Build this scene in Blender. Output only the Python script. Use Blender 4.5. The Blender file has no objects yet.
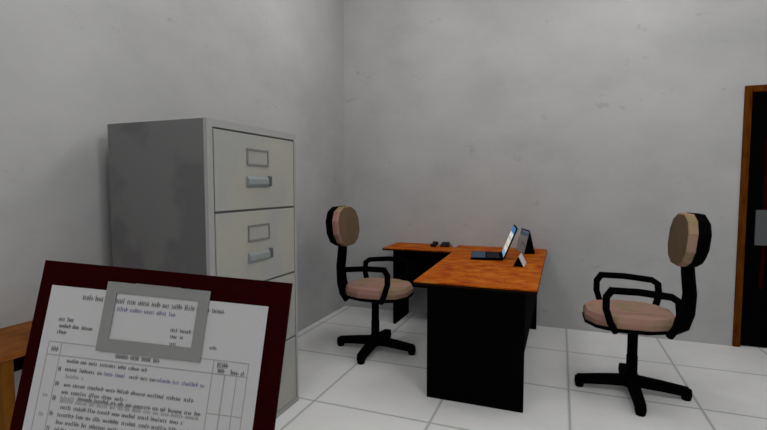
import bpy, bmesh, math, random
from mathutils import Vector, Matrix
R = random.Random(7)
SC = bpy.context.scene
COL = SC.collection
PI = math.pi

# ------------------------------------------------------------------ materials
def new_mat(name, rgb, rough=0.8, spec=0.2, metal=0.0):
    m = bpy.data.materials.new(name); m.use_nodes = True
    b = m.node_tree.nodes['Principled BSDF']
    b.inputs['Base Color'].default_value = (*rgb, 1)
    b.inputs['Roughness'].default_value = rough
    b.inputs['Specular IOR Level'].default_value = spec
    b.inputs['Metallic'].default_value = metal
    return m

class NT:
    """small helper round a material's node tree"""
    def __init__(s, m): s.t = m.node_tree; s.b = s.t.nodes['Principled BSDF']
    def n(s, typ, **kw):
        x = s.t.nodes.new(typ)
        for k, v in kw.items(): setattr(x, k, v)
        return x
    def l(s, a, b): s.t.links.new(a, b)
    def math(s, op, a, b=None, c=None):
        x = s.n('ShaderNodeMath', operation=op)
        for i, v in enumerate((a, b, c)):
            if v is None: continue
            if isinstance(v, (int, float)): x.inputs[i].default_value = v
            else: s.l(v, x.inputs[i])
        return x.outputs[0]
    def mix(s, fac, a, b):
        x = s.n('ShaderNodeMix', data_type='RGBA')
        for sock, v in ((x.inputs[0], fac), (x.inputs[6], a), (x.inputs[7], b)):
            if isinstance(v, (int, float)): sock.default_value = v
            elif isinstance(v, tuple): sock.default_value = (*v, 1)
            else: s.l(v, sock)
        return x.outputs[2]
    def noise(s, scale, detail=3, vec=None, stretch=None, rough=0.5):
        x = s.n('ShaderNodeTexNoise'); x.inputs['Scale'].default_value = scale
        x.inputs['Detail'].default_value = detail; x.inputs['Roughness'].default_value = rough
        if vec is None: vec = s.n('ShaderNodeTexCoord').outputs['Object']
        if stretch:
            mp = s.n('ShaderNodeMapping'); mp.inputs['Scale'].default_value = stretch
            s.l(vec, mp.inputs[0]); vec = mp.outputs[0]
        s.l(vec, x.inputs['Vector'])
        return x.outputs[0]
    def ramp(s, fac, stops, interp='LINEAR'):
        x = s.n('ShaderNodeValToRGB'); x.color_ramp.interpolation = interp
        e = x.color_ramp.elements
        while len(e) < len(stops): e.new(0.5)
        for el, (p, c) in zip(e, stops):
            el.position = p; el.color = (*c, 1) if isinstance(c, tuple) else (c, c, c, 1)
        s.l(fac, x.inputs[0])
        return x.outputs[0]
    def pos(s):
        g = s.n('ShaderNodeNewGeometry'); x = s.n('ShaderNodeSeparateXYZ')
        s.l(g.outputs['Position'], x.inputs[0]); return g.outputs['Position'], x.outputs
    def color(s, c): s.l(c, s.b.inputs['Base Color'])

def wall_material():
    m = new_mat('plaster', (.5, .5, .5), .95, .05); t = NT(m)
    p, xyz = t.pos()
    a = t.noise(1.1, 6, p, (1, 1, 1.5), .62)
    base = t.ramp(a, [(.30, (.375, .375, .378)), (.5, (.43, .43, .43)), (.72, (.475, .475, .473))])
    s = t.noise(4.2, 5, p, (1, 1, 1.8), .7)                 # scuffs and stains with edges of their own
    k = t.ramp(s, [(.64, 0.0), (.70, 1.0)])
    c = t.mix(t.math('MULTIPLY', k, .45), base, (.30, .292, .297))
    s2 = t.noise(2.3, 4, p, (1.3, 1.3, 2.6), .7)
    k2 = t.ramp(s2, [(.66, 0.0), (.74, 1.0)])
    c = t.mix(t.math('MULTIPLY', k2, .30), c, (.42, .355, .345))
    t.color(c)
    return m

def floor_material():
    m = new_mat('white_tiles', (.6, .6, .6), .55, .25); t = NT(m)
    p, xyz = t.pos()
    def line(o, off, w):
        f = t.math('FRACT', t.math('DIVIDE', t.math('SUBTRACT', o, off - 75.0), .75))
        d = t.math('MULTIPLY', t.math('MINIMUM', f, t.math('SUBTRACT', 1.0, f)), .75)
        return t.math('SUBTRACT', 1.0, t.math('SMOOTH_MIN', t.math('DIVIDE', d, w), 1.0, .3))
    lx = line(xyz[0], -1.4211, .0125); ly = line(xyz[1], 2.4737, .0125)
    g = t.math('MAXIMUM', t.math('MAXIMUM', lx, ly), 0.0)
    a = t.noise(1.6, 5, p, None, .6)
    base = t.ramp(a, [(.3, (.69, .69, .69)), (.7, (.78, .78, .775))])
    t.color(t.mix(t.math('MULTIPLY', g, .75), base, (.22, .22, .22)))
    return m

def wood_material(name, dark, mid, light, stretch, rough=.5, spec=.25, scale=6.0):
    m = new_mat(name, mid, rough, spec); t = NT(m)
    p, _ = t.pos()
    a = t.noise(scale, 6, p, stretch, .65)
    t.color(t.ramp(a, [(.34, dark), (.5, mid), (.68, light)]))
    return m

def desk_wood():
    m = new_mat('orange_wood', (.4, .08, .002), .6, .05); t = NT(m)
    p, _ = t.pos()
    a = t.noise(4.0, 7, p, (1.5, 2.6, 2), .72); b = t.noise(16, 4, p, (1.2, 2.2, 2), .6)
    k = t.math('ADD', t.math('MULTIPLY', a, .72), t.math('MULTIPLY', b, .28))
    t.color(t.ramp(k, [(.38, (.19, .016, .0004)), (.46, (.36, .058, .0008)), (.54, (.46, .115, .002)), (.66, (.55, .22, .035))]))
    return m

def fabric_material():
    m = new_mat('tan_fabric', (.30, .21, .17), .95, .05); t = NT(m)
    p, _ = t.pos()
    a = t.noise(5.5, 2, p)
    t.color(t.ramp(a, [(.36, (.25, .19, .10)), (.5, (.32, .20, .15)), (.64, (.35, .19, .155))]))
    return m

M = {}
M['wall'] = wall_material()
M['floor'] = floor_material()
M['ceiling'] = new_mat('ceiling_paint', (.6, .6, .6), .95, .05)
M['black'] = new_mat('black_plastic', (.0012, .0012, .0012), .9, .02)
M['blackwood'] = new_mat('black_laminate', (.0012, .0012, .0012), .9, .02)
M['desk'] = desk_wood()
M['deskedge'] = new_mat('dark_desk_edge', (.012, .005, .002), .8, .05)
M['table'] = wood_material('brown_wood', (.13, .04, .007), (.20, .064, .012), (.25, .09, .020), (2, 1.5, 6), .6, .1)
M['tableleg'] = wood_material('amber_wood', (.12, .042, .004), (.16, .058, .005), (.19, .072, .008), (3, 3, 1), .7, .08)
M['jamb'] = wood_material('jamb_wood', (.06, .009, .0006), (.095, .026, .0008), (.12, .038, .0015), (6, 6, 1), .8, .05)
M['fabric'] = fabric_material()
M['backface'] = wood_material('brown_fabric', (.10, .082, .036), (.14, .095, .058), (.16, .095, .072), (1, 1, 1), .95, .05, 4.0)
M['maroon'] = new_mat('maroon_board', (.024, .0004, .0004), .8, .03)
M['paper'] = new_mat('paper', (.62, .62, .625), .95, .02)
M['clip'] = new_mat('grey_metal', (.285, .288, .285), .6, .2)
M['ink'] = new_mat('grey_ink', (.25, .25, .255), .95, 0)
M['fineink'] = new_mat('pale_ink', (.43, .42, .425), .95, 0)
M['blueink'] = new_mat('blue_ink', (.30, .30, .43), .95, 0)
M['plate'] = new_mat('steel_plate', (.095, .098, .106), .7, .1)
M['screen_shell'] = M['black']
M['bluegrey'] = new_mat('palm_rest_plastic', (.022, .055, .115), .5, .3)
M['keys'] = new_mat('key_plastic', (.014, .018, .022), .7, .1)
M['white'] = new_mat('white_card', (.60, .61, .64), .9, .05)
M['gadget'] = new_mat('black_gadget', (.004, .004, .006), .6, .2)
M['paleblock'] = new_mat('pale_grey_block', (.32, .31, .36), .8, .1)

def cab_front():
    m = new_mat('cabinet_front_paint', (.4, .4, .36), .6, .15); t = NT(m)
    p, _ = t.pos()
    a = t.noise(2.2, 3, p, (1, 1.6, 1), .5)
    t.color(t.ramp(a, [(.42, (.345, .35, .335)), (.56, (.375, .37, .32))]))
    return m
M['cab_front'] = cab_front()
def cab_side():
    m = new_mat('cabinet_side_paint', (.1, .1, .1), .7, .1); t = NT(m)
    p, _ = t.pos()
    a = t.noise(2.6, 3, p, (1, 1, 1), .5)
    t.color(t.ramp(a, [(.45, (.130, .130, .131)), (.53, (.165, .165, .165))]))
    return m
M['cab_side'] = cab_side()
M['cab_trim'] = new_mat('cabinet_frame_paint', (.35, .352, .345), .6, .15)
M['seam'] = new_mat('cabinet_seam', (.20, .20, .195), .9, .05)
M['teal'] = new_mat('pull_metal', (.235, .265, .262), .5, .3)
M['latch'] = new_mat('latch_plastic', (.10, .10, .105), .6, .2)
M['holder'] = new_mat('holder_metal', (.19, .19, .185), .5, .3)
M['card'] = new_mat('holder_card', (.35, .35, .335), .9, .05)

def door_panel():
    m = new_mat('black_door', (.0012, .001, .001), .9, .02); t = NT(m)
    p, xyz = t.pos()
    w = t.noise(1.5, 2, p, (.01, .01, 3.0))
    cx = t.math('ADD', 1.572, t.math('MULTIPLY', t.math('SUBTRACT', w, .5), .05))
    d = t.math('ABSOLUTE', t.math('SUBTRACT', xyz[0], cx))
    k = t.math('LESS_THAN', d, .014)
    k = t.math('MULTIPLY', k, t.math('MULTIPLY', t.math('GREATER_THAN', xyz[2], .50), t.math('LESS_THAN', xyz[2], 1.75)))
    t.color(t.mix(k, (.0012, .001, .001), (.017, .0008, .0008)))
    return m
M['door'] = door_panel()

def display_mat():
    m = new_mat('lit_display', (.02, .02, .02), .5, .1); t = NT(m)
    tc = t.n('ShaderNodeTexCoord'); s = t.n('ShaderNodeSeparateXYZ'); t.l(tc.outputs['Generated'], s.inputs[0])
    v = t.ramp(s.outputs[2], [(0, (.25, .50, .70)), (.16, (.75, .78, .80)), (.30, (.80, .62, .42)), (.42, (.78, .80, .82)), (.56, (.70, .55, .45)), (.64, (.85, .87, .9)), (.80, (.03, .20, .55))], 'CONSTANT')
    t.l(v, t.b.inputs['Emission Color']); t.b.inputs['Emission Strength'].default_value = .7
    return m
M['display'] = display_mat()

def calendar_mat():
    m = new_mat('calendar_page', (.3, .3, .3), .9, .05); t = NT(m)
    tc = t.n('ShaderNodeTexCoord'); s = t.n('ShaderNodeSeparateXYZ'); t.l(tc.outputs['Generated'], s.inputs[0])
    v = t.ramp(s.outputs[2], [(0, (.38, .39, .40)), (.74, (.10, .26, .40)), (.86, (.33, .36, .42)), (.93, (.02, .05, .22))], 'CONSTANT')
    n = t.noise(22, 2, None, (1, 1, 1))
    k = t.ramp(n, [(.52, 0.0), (.6, 1.0)])
    t.color(t.mix(t.math('MULTIPLY', k, .5), v, (.10, .12, .13)))
    return m
M['calendar'] = calendar_mat()

# ------------------------------------------------------------------ mesh helpers
def bm_box(bm, lo, hi, bevel=0.0, mat=0):
    lo = Vector(lo); hi = Vector(hi); c = (lo + hi) / 2; d = hi - lo
    g = bmesh.ops.create_cube(bm, size=1.0, matrix=Matrix.Translation(c) @ Matrix.Diagonal((*d, 1)))
    for f in {f for v in g['verts'] for f in v.link_faces}: f.material_index = mat
    if bevel:
        e = {e for v in g['verts'] for e in v.link_edges}
        bmesh.ops.bevel(bm, geom=list(e), offset=bevel, segments=1, affect='EDGES', clamp_overlap=True)

def bm_tube(bm, pts, rad, sides=8, flat=None):
    """tube along pts; rad is one value or one per point; flat = (a, b) scales the section"""
    pts = [Vector(p) for p in pts]; n = len(pts)
    rad = [rad] * n if isinstance(rad, (int, float)) else rad
    rings = []; up = None
    for i, p in enumerate(pts):
        a = pts[i] - pts[i - 1] if i else None
        b = pts[i + 1] - pts[i] if i < n - 1 else None
        t = (a.normalized() + b.normalized()).normalized() if a and b else (a or b).normalized()
        if up is None: up = Vector((0, 1, 0)) if abs(t.y) < .9 else Vector((1, 0, 0))
        s = t.cross(up).normalized(); w = s.cross(t).normalized()
        k = 1.0
        if a and b: k = 1 / max(.6, math.cos(a.angle(b) / 2))
        fa, fb = flat or (1, 1)
        rings.append([bm.verts.new(p + s * math.cos(2 * PI * j / sides + PI / sides) * rad[i] * fa * k
                                   + w * math.sin(2 * PI * j / sides + PI / sides) * rad[i] * fb) for j in range(sides)])
    for i in range(n - 1):
        for j in range(sides):
            bm.faces.new((rings[i][j], rings[i][(j + 1) % sides], rings[i + 1][(j + 1) % sides], rings[i + 1][j]))
    bm.faces.new(list(reversed(rings[0]))); bm.faces.new(rings[-1])

def bm_loft(bm, loops):
    """closed skin through equally long loops of points, both ends capped"""
    vs = [[bm.verts.new(p) for p in lp] for lp in loops]; k = len(vs[0])
    for a, b in zip(vs, vs[1:]):
        for j in range(k): bm.faces.new((a[j], a[(j + 1) % k], b[(j + 1) % k], b[j]))
    bm.faces.new(list(reversed(vs[0]))); bm.faces.new(vs[-1])

def obj(name, bm, mats, parent=None, kind=None, smooth=False):
    bmesh.ops.recalc_face_normals(bm, faces=bm.faces)
    me = bpy.data.meshes.new(name); bm.to_mesh(me); bm.free()
    for m in (mats if isinstance(mats, list) else [mats]): me.materials.append(m)
    if smooth:
        for p in me.polygons: p.use_smooth = True
    o = bpy.data.objects.new(name, me); COL.objects.link(o)
    if parent: o.parent = parent
    if kind: o['kind'] = kind
    return o

def box(name, lo, hi, mats, parent=None, bevel=0.0, kind=None):
    bm = bmesh.new(); bm_box(bm, lo, hi, bevel); return obj(name, bm, mats, parent, kind)

def tag(o, label, cat, group=None):
    o['label'] = label; o['category'] = cat
    if group: o['group'] = group
    return o

def thing(name, label, cat, loc=(0, 0, 0), rz=0.0, group=None):
    o = bpy.data.objects.new(name, None); COL.objects.link(o)
    o.location = loc; o.rotation_euler = (0, 0, rz)
    o.empty_display_size = .1
    return tag(o, label, cat, group)

# ------------------------------------------------------------------ room
XL, YB, H = -2.244, 4.62, 3.62
XR, YN = 4.2, -2.2
box('floor', (XL - .2, YN - .2, -.1), (XR + .2, YB + .2, 0), M['floor'], kind='structure')
box('ceiling', (XL - .2, YN - .2, H), (XR + .2, YB + .2, H + .1), M['ceiling'], kind='structure')
box('wall_left', (XL - .15, YN, 0), (XL, YB, H), M['wall'], kind='structure')
bm = bmesh.new()
DX0, DX1, DH = 1.385, 2.41, 2.168
bm_box(bm, (XL - .15, YB, 0), (DX0, YB + .15, H))
bm_box(bm, (DX1, YB, 0), (XR + .15, YB + .15, H))
bm_box(bm, (DX0, YB, DH), (DX1, YB + .15, H))
obj('wall_back', bm, M['wall'], kind='structure')
box('wall_right', (XR, YN, 0), (XR + .15, YB, H), M['wall'], kind='structure')
box('wall_near', (XL - .15, YN - .15, 0), (XR + .15, YN, H), M['wall'], kind='structure')

d = bpy.data.objects.new('door_1', None); COL.objects.link(d); d['kind'] = 'structure'
d.location = (DX0, YB, 0)
bm = bmesh.new()
fw = .052
bm_box(bm, (0, -.015, 0), (fw, .15, DH), .004)
bm_box(bm, (DX1 - DX0 - fw, -.015, 0), (DX1 - DX0, .15, DH), .004)
bm_box(bm, (fw, -.015, DH - fw), (DX1 - DX0 - fw, .15, DH), .004)
obj('door_frame', bm, M['jamb'], d)
dp = box('door_panel', (fw, .03, .008), (DX1 - DX0 - fw, .075, DH - fw), M['door'], d)
box('push_plate', (.124, .018, .862), (.26, .03, 1.155), M['plate'], d, .003)

# ------------------------------------------------------------------ filing cabinet
cab = thing('filing_cabinet', 'tall pale grey metal filing cabinet with drawers and a dark side, against the left wall', 'filing cabinet', (-1.84, 2.065, 0))
def cl(x, y, z): return (x + 1.84, y - 2.065, z)
x0, x1, y0, y1, zt = -2.150, -1.517, 1.687, 2.443, 1.667
bm = bmesh.new()
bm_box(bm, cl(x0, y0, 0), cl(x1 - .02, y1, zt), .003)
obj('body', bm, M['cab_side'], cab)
bm = bmesh.new()
bm_box(bm, cl(x1 - .02, y0, 0), cl(x1, y0 + .036, zt))
bm_box(bm, cl(x1 - .02, y1 - .020, 0), cl(x1, y1, zt))
bm_box(bm, cl(x1 - .02, y0 + .036, zt - .036), cl(x1, y1 - .020, zt))
bm_box(bm, cl(x1 - .02, y0 + .036, 0), cl(x1, y1 - .020, .03))
obj('front_frame', bm, M['cab_trim'], cab)
box('seam_backing', cl(x1 - .0205, y0 + .030, .03), cl(x1 - .012, y1 - .018, zt - .036), M['seam'], cab)
for k in range(4):
    ztop = 1.621 - .4 * k; zb = ztop - .388
    dr = box('drawer', cl(x1 - .012, y0 + .045, zb), cl(x1 + .001, y1 - .029, ztop), M['cab_front'], cab, .002)
    yc = 2.062; zh = ztop - .117
    bm = bmesh.new()
    hw, hh, t = .094, .044, .010
    for (a, b, c, e) in ((-hw, -hh, hw, -hh + t), (-hw, hh - t, hw, hh), (-hw, -hh + t, -hw + t, hh - t), (hw - t, -hh + t, hw, hh - t)):
        bm_box(bm, cl(x1 + .001, yc + a, zh + b), cl(x1 + .007, yc + c, zh + e))
    obj('label_holder', bm, M['holder'], dr)
    box('label_card', cl(x1 + .001, yc - hw + t, zh - hh + t), cl(x1 + .003, yc + hw - t, zh + hh - t), M['card'], dr)
    zp = ztop - .245
    bm = bmesh.new()
    prof = [(0, .026), (.008, .028), (.018, .014), (.019, -.012), (.013, -.020), (.006, -.028), (0, -.030)]
    loops = [[cl(x1 + .001 + px, yy, zp + pz) for px, pz in prof] for yy in (yc - .098, yc + .075)]
    bm_loft(bm, loops)
    obj('handle', bm, M['teal'], dr)
    box('latch', cl(x1 + .001, yc + .078, zp - .022), cl(x1 + .020, yc + .108, zp + .032), M['latch'], dr, .005)

# ------------------------------------------------------------------ L-shaped desk
desk = thing('corner_desk', 'L-shaped office desk with an orange wood top and black panels in the back corner', 'desk', (-.45, 3.7, 0))
def dl(x, y, z): return (x + .45, y - 3.7, z)
zt = .750
bm = bmesh.new()
out = [(-.862, 2.770), (-.113, 2.770), (-.110, 4.618), (-1.615, 4.618), (-1.615, 4.160), (-.915, 4.160)]
bm_loft(bm, [[dl(x, y, zt - .008) for x, y in out], [dl(x, y, zt) for x, y in out]])
obj('desktop', bm, M['desk'], desk)
bm = bmesh.new()
bm_loft(bm, [[dl(x, y, zt - .024) for x, y in out], [dl(x, y, zt - .008) for x, y in out]])
obj('desktop_edge', bm, M['deskedge'], desk)
zu = zt - .024
box('end_panel', dl(-.775, 2.782, 0), dl(-.181, 2.812, zu), M['blackwood'], desk)
box('end_panel', dl(-.767, 4.490, 0), dl(-.186, 4.515, zu), M['blackwood'], desk)
box('end_panel', dl(-1.510, 4.178, 0), dl(-1.484, 4.600, zu), M['blackwood'], desk)
box('modesty_panel', dl(-.205, 2.812, .354), dl(-.181, 4.490, zu), M['blackwood'], desk)
box('modesty_panel', dl(-1.484, 4.30, .354), dl(-.767, 4.325, zu), M['blackwood'], desk)

# ------------------------------------------------------------------ side table at the left wall
tb = thing('side_table', 'narrow brown wooden table against the left wall behind the clipboard', 'table', (-2.05, 1.3, 0))
def tl(x, y, z): return (x + 2.05, y - 1.3, z)
box('table_top', tl(XL + .001, .985, .715), tl(-1.872, 1.66, .741), M['table'], tb, .002)
for (ax, ay) in ((-1.925, 1.020), (-1.925, 1.600), (XL + .012, 1.020), (XL + .012, 1.600)):
    box('leg', tl(ax, ay, 0), tl(ax + .045, ay + .042, .715), M['tableleg'], tb, .003)
box('apron', tl(-1.965, 1.0625, .640), tl(-1.945, 1.599, .715), M['blackwood'], tb)

# ------------------------------------------------------------------ swivel chairs (local +x is forward)
def rounded(hx, hy, n=12, p=2.6, ph=0.0):
    r = []
    for i in range(n):
        a = 2 * PI * (i + .5) / n + ph
        c, s = math.cos(a), math.sin(a)
        r.append((hx * math.copysign(abs(c) ** (2 / p), c), hy * math.copysign(abs(s) ** (2 / p), s)))
    return r

def make_chair(label, loc, rz):
    t = thing('swivel_chair', label, 'office chair', loc, rz, 'tan office chairs at the corner desk')
    # four-armed foot
    bm = bmesh.new()
    bm_tube(bm, [(0, 0, .045), (0, 0, .13)], [.050, .040], 10)
    obj('hub', bm, M['black'], t)
    for k in range(4):
        a = k * PI / 2
        c, s = math.cos(a), math.sin(a)
        bm = bmesh.new()
        bm_tube(bm, [(c * .03, s * .03, .082), (c * .18, s * .18, .068), (c * .325, s * .325, .050)], [.044, .040, .036], 4, (1.0, 1.0))
        lg = obj('leg', bm, M['black'], t)
        bm = bmesh.new()
        bm_tube(bm, [(c * .313, s * .313, 0), (c * .313, s * .313, .030), (c * .313, s * .313, .068)], [.026, .033, .030], 8)
        obj('caster', bm, M['black'], lg)
    bm = bmesh.new()
    bm_tube(bm, [(0, 0, .12), (0, 0, .25), (0, 0, .2501), (0, 0, .452)], [.034, .034, .031, .031], 10)
    obj('column', bm, M['black'], t)
    bm = bmesh.new()
    pl = rounded(.270, .255); cx = .035
    bm_loft(bm, [[(x * .80 + cx, y * .80, .448) for x, y in pl], [(x * 1.0 + cx, y * 1.0, .466) for x, y in pl], [(x * 1.01 + cx, y * 1.01, .486) for x, y in pl]])
    obj('seat_pan', bm, M['black'], t)
    bm = bmesh.new()
    bm_loft(bm, [[(x * .985 + cx, y * .985, .486) for x, y in pl], [(x * 1.0 + cx, y * 1.0, .520) for x, y in pl],
                 [(x * .95 + cx, y * .95, .552) for x, y in pl], [(x * .80 + cx, y * .80, .563) for x, y in pl]])
    obj('seat', bm, M['fabric'], t)
    for sgn in (-1, 1):
        yy = .262 * sgn
        bm = bmesh.new()
        bm_tube(bm, [(.135, yy * .90, .462), (.168, yy, .52), (.196, yy, .61), (.196, yy, .680), (.168, yy, .722), (.02, yy, .722), (-.150, yy, .706),
                     (-.188, yy, .680), (-.196, yy, .60), (-.176, yy, .52), (-.150, yy * .90, .462)], .0225, 6)
        obj('armrest', bm, M['black'], t)
    bm = bmesh.new()
    bm_tube(bm, [(-.12, 0, .452), (-.225, 0, .450), (-.275, 0, .48), (-.300, 0, .56), (-.308, 0, .68), (-.295, 0, .80), (-.285, 0, .93)], [.040, .044, .046, .044, .041, .040, .038], 8, (.95, 1.1))
    obj('back_post', bm, M['black'], t)
    # backrest: shell behind, cushion in front; a leaning rounded octagon
    bl = rounded(.170, .226, 12, 2.4)
    def face(off, k, tilt=.10):
        return [(off - .300 - tilt * z * k, y * k, 1.022 + z * k) for z, y in bl]
    bm = bmesh.new()
    bm_loft(bm, [face(-.054, .82), face(-.036, .97), face(.022, 1.0)])
    obj('back_shell', bm, M['black'], t)
    bm = bmesh.new()
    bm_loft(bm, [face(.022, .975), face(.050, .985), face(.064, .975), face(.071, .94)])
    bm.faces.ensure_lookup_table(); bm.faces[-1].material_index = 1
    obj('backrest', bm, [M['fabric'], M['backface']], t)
    return t

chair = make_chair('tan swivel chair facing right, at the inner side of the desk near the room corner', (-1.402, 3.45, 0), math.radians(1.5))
def copy_thing(src, label, loc, rz):
    r = src.copy(); COL.objects.link(r); r.location = loc; r.rotation_euler = (0, 0, rz); r['label'] = label
    for ch in list(src.children):
        c = ch.copy(); COL.objects.link(c); c.parent = r
        for g in list(ch.children):
            e = g.copy(); COL.objects.link(e); e.parent = c
    return r
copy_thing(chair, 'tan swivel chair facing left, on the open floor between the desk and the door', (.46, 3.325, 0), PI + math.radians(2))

# ------------------------------------------------------------------ things on the desk
ZD = .750
la = math.radians(8.5)
lap = thing('laptop', 'open black laptop with a lit screen standing on the orange desk', 'laptop', (-.452, 3.955, ZD), la)
# local: +x points to the screen's back, the user sits at -x; width along y
W = .185
bm = bmesh.new(); bm_box(bm, (-.252, -W, 0), (.004, W, .020), .003)
base = obj('base', bm, M['black'], lap)
box('palm_rest', (-.248, -W + .008, .020), (-.135, W - .008, .0225), M['bluegrey'], base)
bm = bmesh.new()
for r in range(5):
    for c in range(14):
        xx = -.125 + r * .021; yy = -W + .014 + c * (2 * W - .028) / 14
        bm_box(bm, (xx, yy, .020), (xx + .017, yy + .020, .024))
obj('keyboard', bm, M['keys'], base)
lid = bpy.data.objects.new('lid', None)
tilt = math.radians(22)
def lp(s, y, o):  # s up along the lid, o out of its front
    return (math.sin(tilt) * s - math.cos(tilt) * o + .004, y, .018 + math.cos(tilt) * s + math.sin(tilt) * o)
def slab(bm, s0, s1, yy0, yy1, o0, o1):
    bm_loft(bm, [[lp(s0, yy0, o0), lp(s1, yy0, o0), lp(s1, yy1, o0), lp(s0, yy1, o0)], [lp(s0, yy0, o1), lp(s1, yy0, o1), lp(s1, yy1, o1), lp(s0, yy1, o1)]])
bm = bmesh.new(); slab(bm, 0, .268, -W, W, -.012, 0)
lidm = obj('lid', bm, M['black'], lap)
bm = bmesh.new(); slab(bm, .010, .260, -W + .008, W - .008, 0, .0015)
obj('screen', bm, M['display'], lidm)

def wedge(name, label, cat, A, B, axis, length, hgt, side_mat, face_name, face_mat, left, back_too=False):
    """tent-shaped stand: triangle A-B with apex above, drawn out along axis; one sloping face carries the sheet"""
    A = Vector((*A, 0)); B = Vector((*B, 0)); ax = Vector((*axis, 0)).normalized() * length
    mid = (A + B) / 2 + ax / 2
    t = thing(name, label, cat, (mid.x, mid.y, ZD))
    ap = (A + B) / 2 + Vector((0, 0, hgt))
    bm = bmesh.new()
    bm_loft(bm, [[p - mid for p in (A, B, ap)], [p - mid + ax for p in (A, B, ap)]])
    obj('stand', bm, side_mat, t)
    P = A if left else B; Q = B if left else A
    n = (ap - P).cross(ax).normalized()
    if n.dot(Q - P) > 0: n = -n
    bm = bmesh.new()
    e0 = P + (ap - P) * .01; quad = [e0, ap, ap + ax, e0 + ax]
    bm_loft(bm, [[p - mid + n * .0005 for p in quad], [p - mid + n * .004 for p in quad]])
    obj(face_name, bm, face_mat, t)
    return t
wedge('desk_calendar', 'upright tent calendar with a grey page and blue heading behind the laptop', 'calendar',
      (-.293, 4.225), (-.200, 4.262), (-.36, .93), .235, .210, M['black'], 'page', M['calendar'], True)
wedge('name_plate', 'small tent name plate with a white face near the desk right edge', 'name plate',
      (-.322, 3.535), (-.245, 3.525), (.02, 1), .20, .078, M['black'], 'face_card', M['white'], False)

ph = thing('telephone', 'small low black telephone lying on the return wing of the desk', 'telephone', (-1.105, 4.50, ZD), math.radians(8))
bm = bmesh.new()
bm_loft(bm, [[(x * k - .0 + .035, y * k, z) for x, y in ((-.048, -.10), (.048, -.10), (.048, .10), (-.048, .10))] for k, z in ((.9, 0), (.9, .014), (.7, .034))])
obj('base', bm, M['gadget'], ph)
bm = bmesh.new()
bm_tube(bm, [(-.075, -.085, .0), (-.075, -.085, .030)], .030, 8)
bm_tube(bm, [(-.075, .085, .0), (-.075, .085, .030)], .030, 8)
bm_tube(bm, [(-.075, -.09, .022), (-.075, 0, .034), (-.075, .09, .022)], .013, 6)
obj('handset', bm, M['gadget'], ph)
bm = bmesh.new(); bm_box(bm, (-.021, -.045, 0), (.021, .045, .014), .003)
o = obj('note_block', bm, M['paleblock']); o.location = (-.962, 4.47, ZD)
tag(o, 'small pale grey note block lying to the right of the black telephone', 'notepad')

# ------------------------------------------------------------------ clipboard held up in the foreground
P1 = Vector((-.45327, .28696, 1.28519)); U = Vector((.96511, .25261, -.0690)).normalized()
V = -Vector((.00586, .2426, .97011)).normalized(); N = U.cross(V).normalized()
front = Vector((.2618, -.93666, .23265))
if N.dot(front) < 0: N = -N
cb = thing('clipboard', 'dark maroon clipboard holding a printed form, held up in the left foreground', 'clipboard', P1 + U * .12 - V * -.34)
org = cb.location.copy()
def q(u, v, o): return P1 + U * u + V * v + N * o - org
def sheet(bm, u0, v0, u1, v1, o0, o1):
    a = [(u0, v0), (u1, v0), (u1, v1), (u0, v1)]
    bm_loft(bm, [[q(u, v, o0) for u, v in a], [q(u, v, o1) for u, v in a]])
bm = bmesh.new(); sheet(bm, 0, 0, .240, .340, -.004, 0); obj('board', bm, M['maroon'], cb)
bm = bmesh.new(); sheet(bm, .0128, .0222, .2219, .3192, .0002, .0007); pap = obj('paper', bm, M['paper'], cb)
bm = bmesh.new()
cu0, cv0, cu1, cv1 = .0683, .0138, .1673, .0757; iu0, iv0, iu1, iv1 = .0785, .0233, .1573, .0645
for r in ((cu0, cv0, cu1, iv0), (cu0, iv1, cu1, cv1), (cu0, iv0, iu0, iv1), (iu1, iv0, cu1, iv1)): sheet(bm, *r, .0009, .0020)
sheet(bm, .095, .0134, .138, .0205, 0, .0012)
obj('clip', bm, M['clip'], cb)

def word_row(bm, u0, u1, v, hgt=.0042, cap=False, dense=1.0):
    """a run of printed words: tall narrow letter strokes with word gaps"""
    u = u0; left = R.randint(4, 9)
    while u < u1:
        w = R.uniform(.0007, .0011)
        hh = hgt * R.choice((.62, .62, .68, .72, .9)) if not cap else hgt * .95
        sheet(bm, u, v + hgt / 2 - hh, min(u + w, u1), v + hgt / 2, .0007, .0009)
        if R.random() < .55: sheet(bm, u, v + hgt / 2 - hh * .62, u + w * 2.2, v + hgt / 2 - hh * .32, .0007, .0009)
        u += w + R.uniform(.0006, .0010) / dense; left -= 1
        if left == 0: u += .0022; left = R.randint(3, 9)
ink = bmesh.new(); pale = bmesh.new(); blues = []
def blue_row(*a):
    b = bmesh.new(); word_row(b, *a); blues.append(b)
word_row(ink, .0458, .0665, .0300, .0058); word_row(ink, .079, .1815, .0300, .0058)
blue_row(.0811, .1366, .0372, .0048)
word_row(ink, .0265, .0407, .0515, .0048); word_row(ink, .0279, .0607, .0574, .0042, dense=1.6); word_row(ink, .0272, .0362, .0629, .0042)
word_row(ink, .1350, .1542, .0508, .0042); word_row(ink, .1359, .1484, .0562, .0042); word_row(ink, .1362, .1438, .0625, .0048)
word_row(ink, .1737, .1793, .0621, .0042)
word_row(ink, .0876, .1287, .0787, .0040, True, 1.6)
word_row(ink, .0250, .0310, .0785, .0048, True)
word_row(ink, .183, .192, .0760, .0050, True); word_row(ink, .196, .208, .0808, .0050); word_row(ink, .184, .191, .0808, .0044, True)
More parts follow.
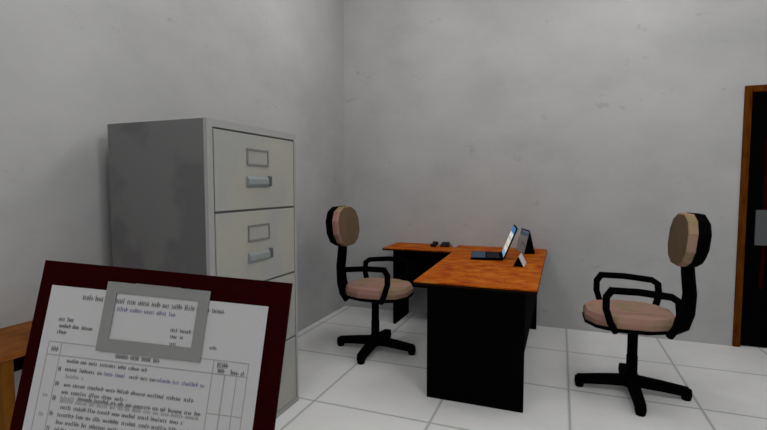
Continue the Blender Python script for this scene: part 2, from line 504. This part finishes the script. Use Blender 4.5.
rows = [(.0422, .120, .0872, 'i'), (.0422, .078, .0945, 'i'), (.080, .100, .0945, 'b'), (.104, .128, .0945, 'i'), (.130, .174, .0945, 'b'), (.0436, .060, .1005, 'p'),
        (.0440, .166, .1077, 'i'), (.0430, .105, .1140, 'i'), (.0430, .120, .1192, 'p'), (.060, .174, .1180, 'i'), (.0430, .174, .1215, 'p'),
        (.0447, .160, .1268, 'i'), (.0433, .166, .1332, 'i'), (.0433, .120, .1395, 'i'), (.0433, .16, .1455, 'i'), (.0433, .170, .1515, 'p'),
        (.0433, .150, .158, 'i'), (.0433, .170, .166, 'i'), (.0433, .165, .174, 'i'), (.0433, .172, .182, 'i')]
for u0, u1, v, k in rows:
    if k == 'b': blue_row(u0, u1, v, .0042)
    else: word_row({'i': ink, 'p': pale}[k], u0, u1, v, .0042)
for v in (.0950, .1077, .1200, .1330, .1455): word_row(ink, .0355, .0385, v, .0044, True)
for v in (.1180, .1345): word_row(pale, .0255, .0300, v, .0044)
obj('printed_text', ink, M['ink'], pap); obj('fine_print', pale, M['fineink'], pap); 
for b in blues: obj('blue_print', b, M['blueink'], pap)
ln = bmesh.new(); lw = .0009
def hline(u0, u1, v, w=lw): sheet(ln, u0, v - w / 2, u1, v + w / 2, .0007, .00085)
def vline(u, v0, v1, w=lw): sheet(ln, u - w / 2, v0, u + w / 2, v1, .0007, .00085)
hline(.0213, .2115, .0724); hline(.0213, .2115, .0838, .0012); hline(.1790, .2115, .1168); hline(.0213, .2115, .200)
vline(.0213, .0724, .29); vline(.2112, .0724, .29); vline(.0340, .0724, .29, .0008); vline(.1795, .0724, .29)
vline(.1911, .0838, .29, .0013); vline(.2018, .0838, .29)
obj('table_ruling', ln, M['fineink'], pap)

# ------------------------------------------------------------------ light
def lamp(name, loc, size, power, typ='AREA', rot=(0, 0, 0)):
    l = bpy.data.lights.new(name, typ); l.energy = power; l.color = (1, .995, .985)
    if typ == 'AREA': l.shape = 'DISK'; l.size = size
    else: l.shadow_soft_size = size
    o = bpy.data.objects.new(name, l); o.location = loc; o.rotation_euler = rot; COL.objects.link(o); return o
for p, e in (((-1.2, -1.2, 3.2), 29), ((-1.2, 1.2, 3.2), 19.5), ((-1.2, 3.2, 3.2), 20), ((.8, 1.2, 3.2), 43), ((2.8, -1.2, 3.2), 50), ((2.8, 3.2, 3.2), 17)):
    lamp('added_point_light', p, .3, e, 'POINT')  # unseen point lights, added on a grid with strengths fitted to the room's brightness
lamp('added_area_light', (.6, 3.4, 3.55), 1.5, 17)  # unseen overhead area light, added to lift the back of the room
w = bpy.data.worlds.new('world'); w.use_nodes = True
w.node_tree.nodes['Background'].inputs[0].default_value = (.5, .5, .5, 1)
w.node_tree.nodes['Background'].inputs[1].default_value = 0
SC.world = w

# ------------------------------------------------------------------ camera
cd = bpy.data.cameras.new('camera'); cam = bpy.data.objects.new('camera', cd); COL.objects.link(cam)
cd.sensor_fit = 'HORIZONTAL'; cd.sensor_width = 36; cd.lens = 36 * 459.19 / 767; cd.clip_start = .02
cam.location = (0, 0, 1.3553)
cam.rotation_euler = (PI / 2 - .0637, 0, .3679)
SC.camera = cam
vs = SC.view_settings
vs.view_transform = 'Standard'; vs.look = 'None'; vs.gamma = 1.0; vs.use_curve_mapping = False; vs.exposure = 0.0
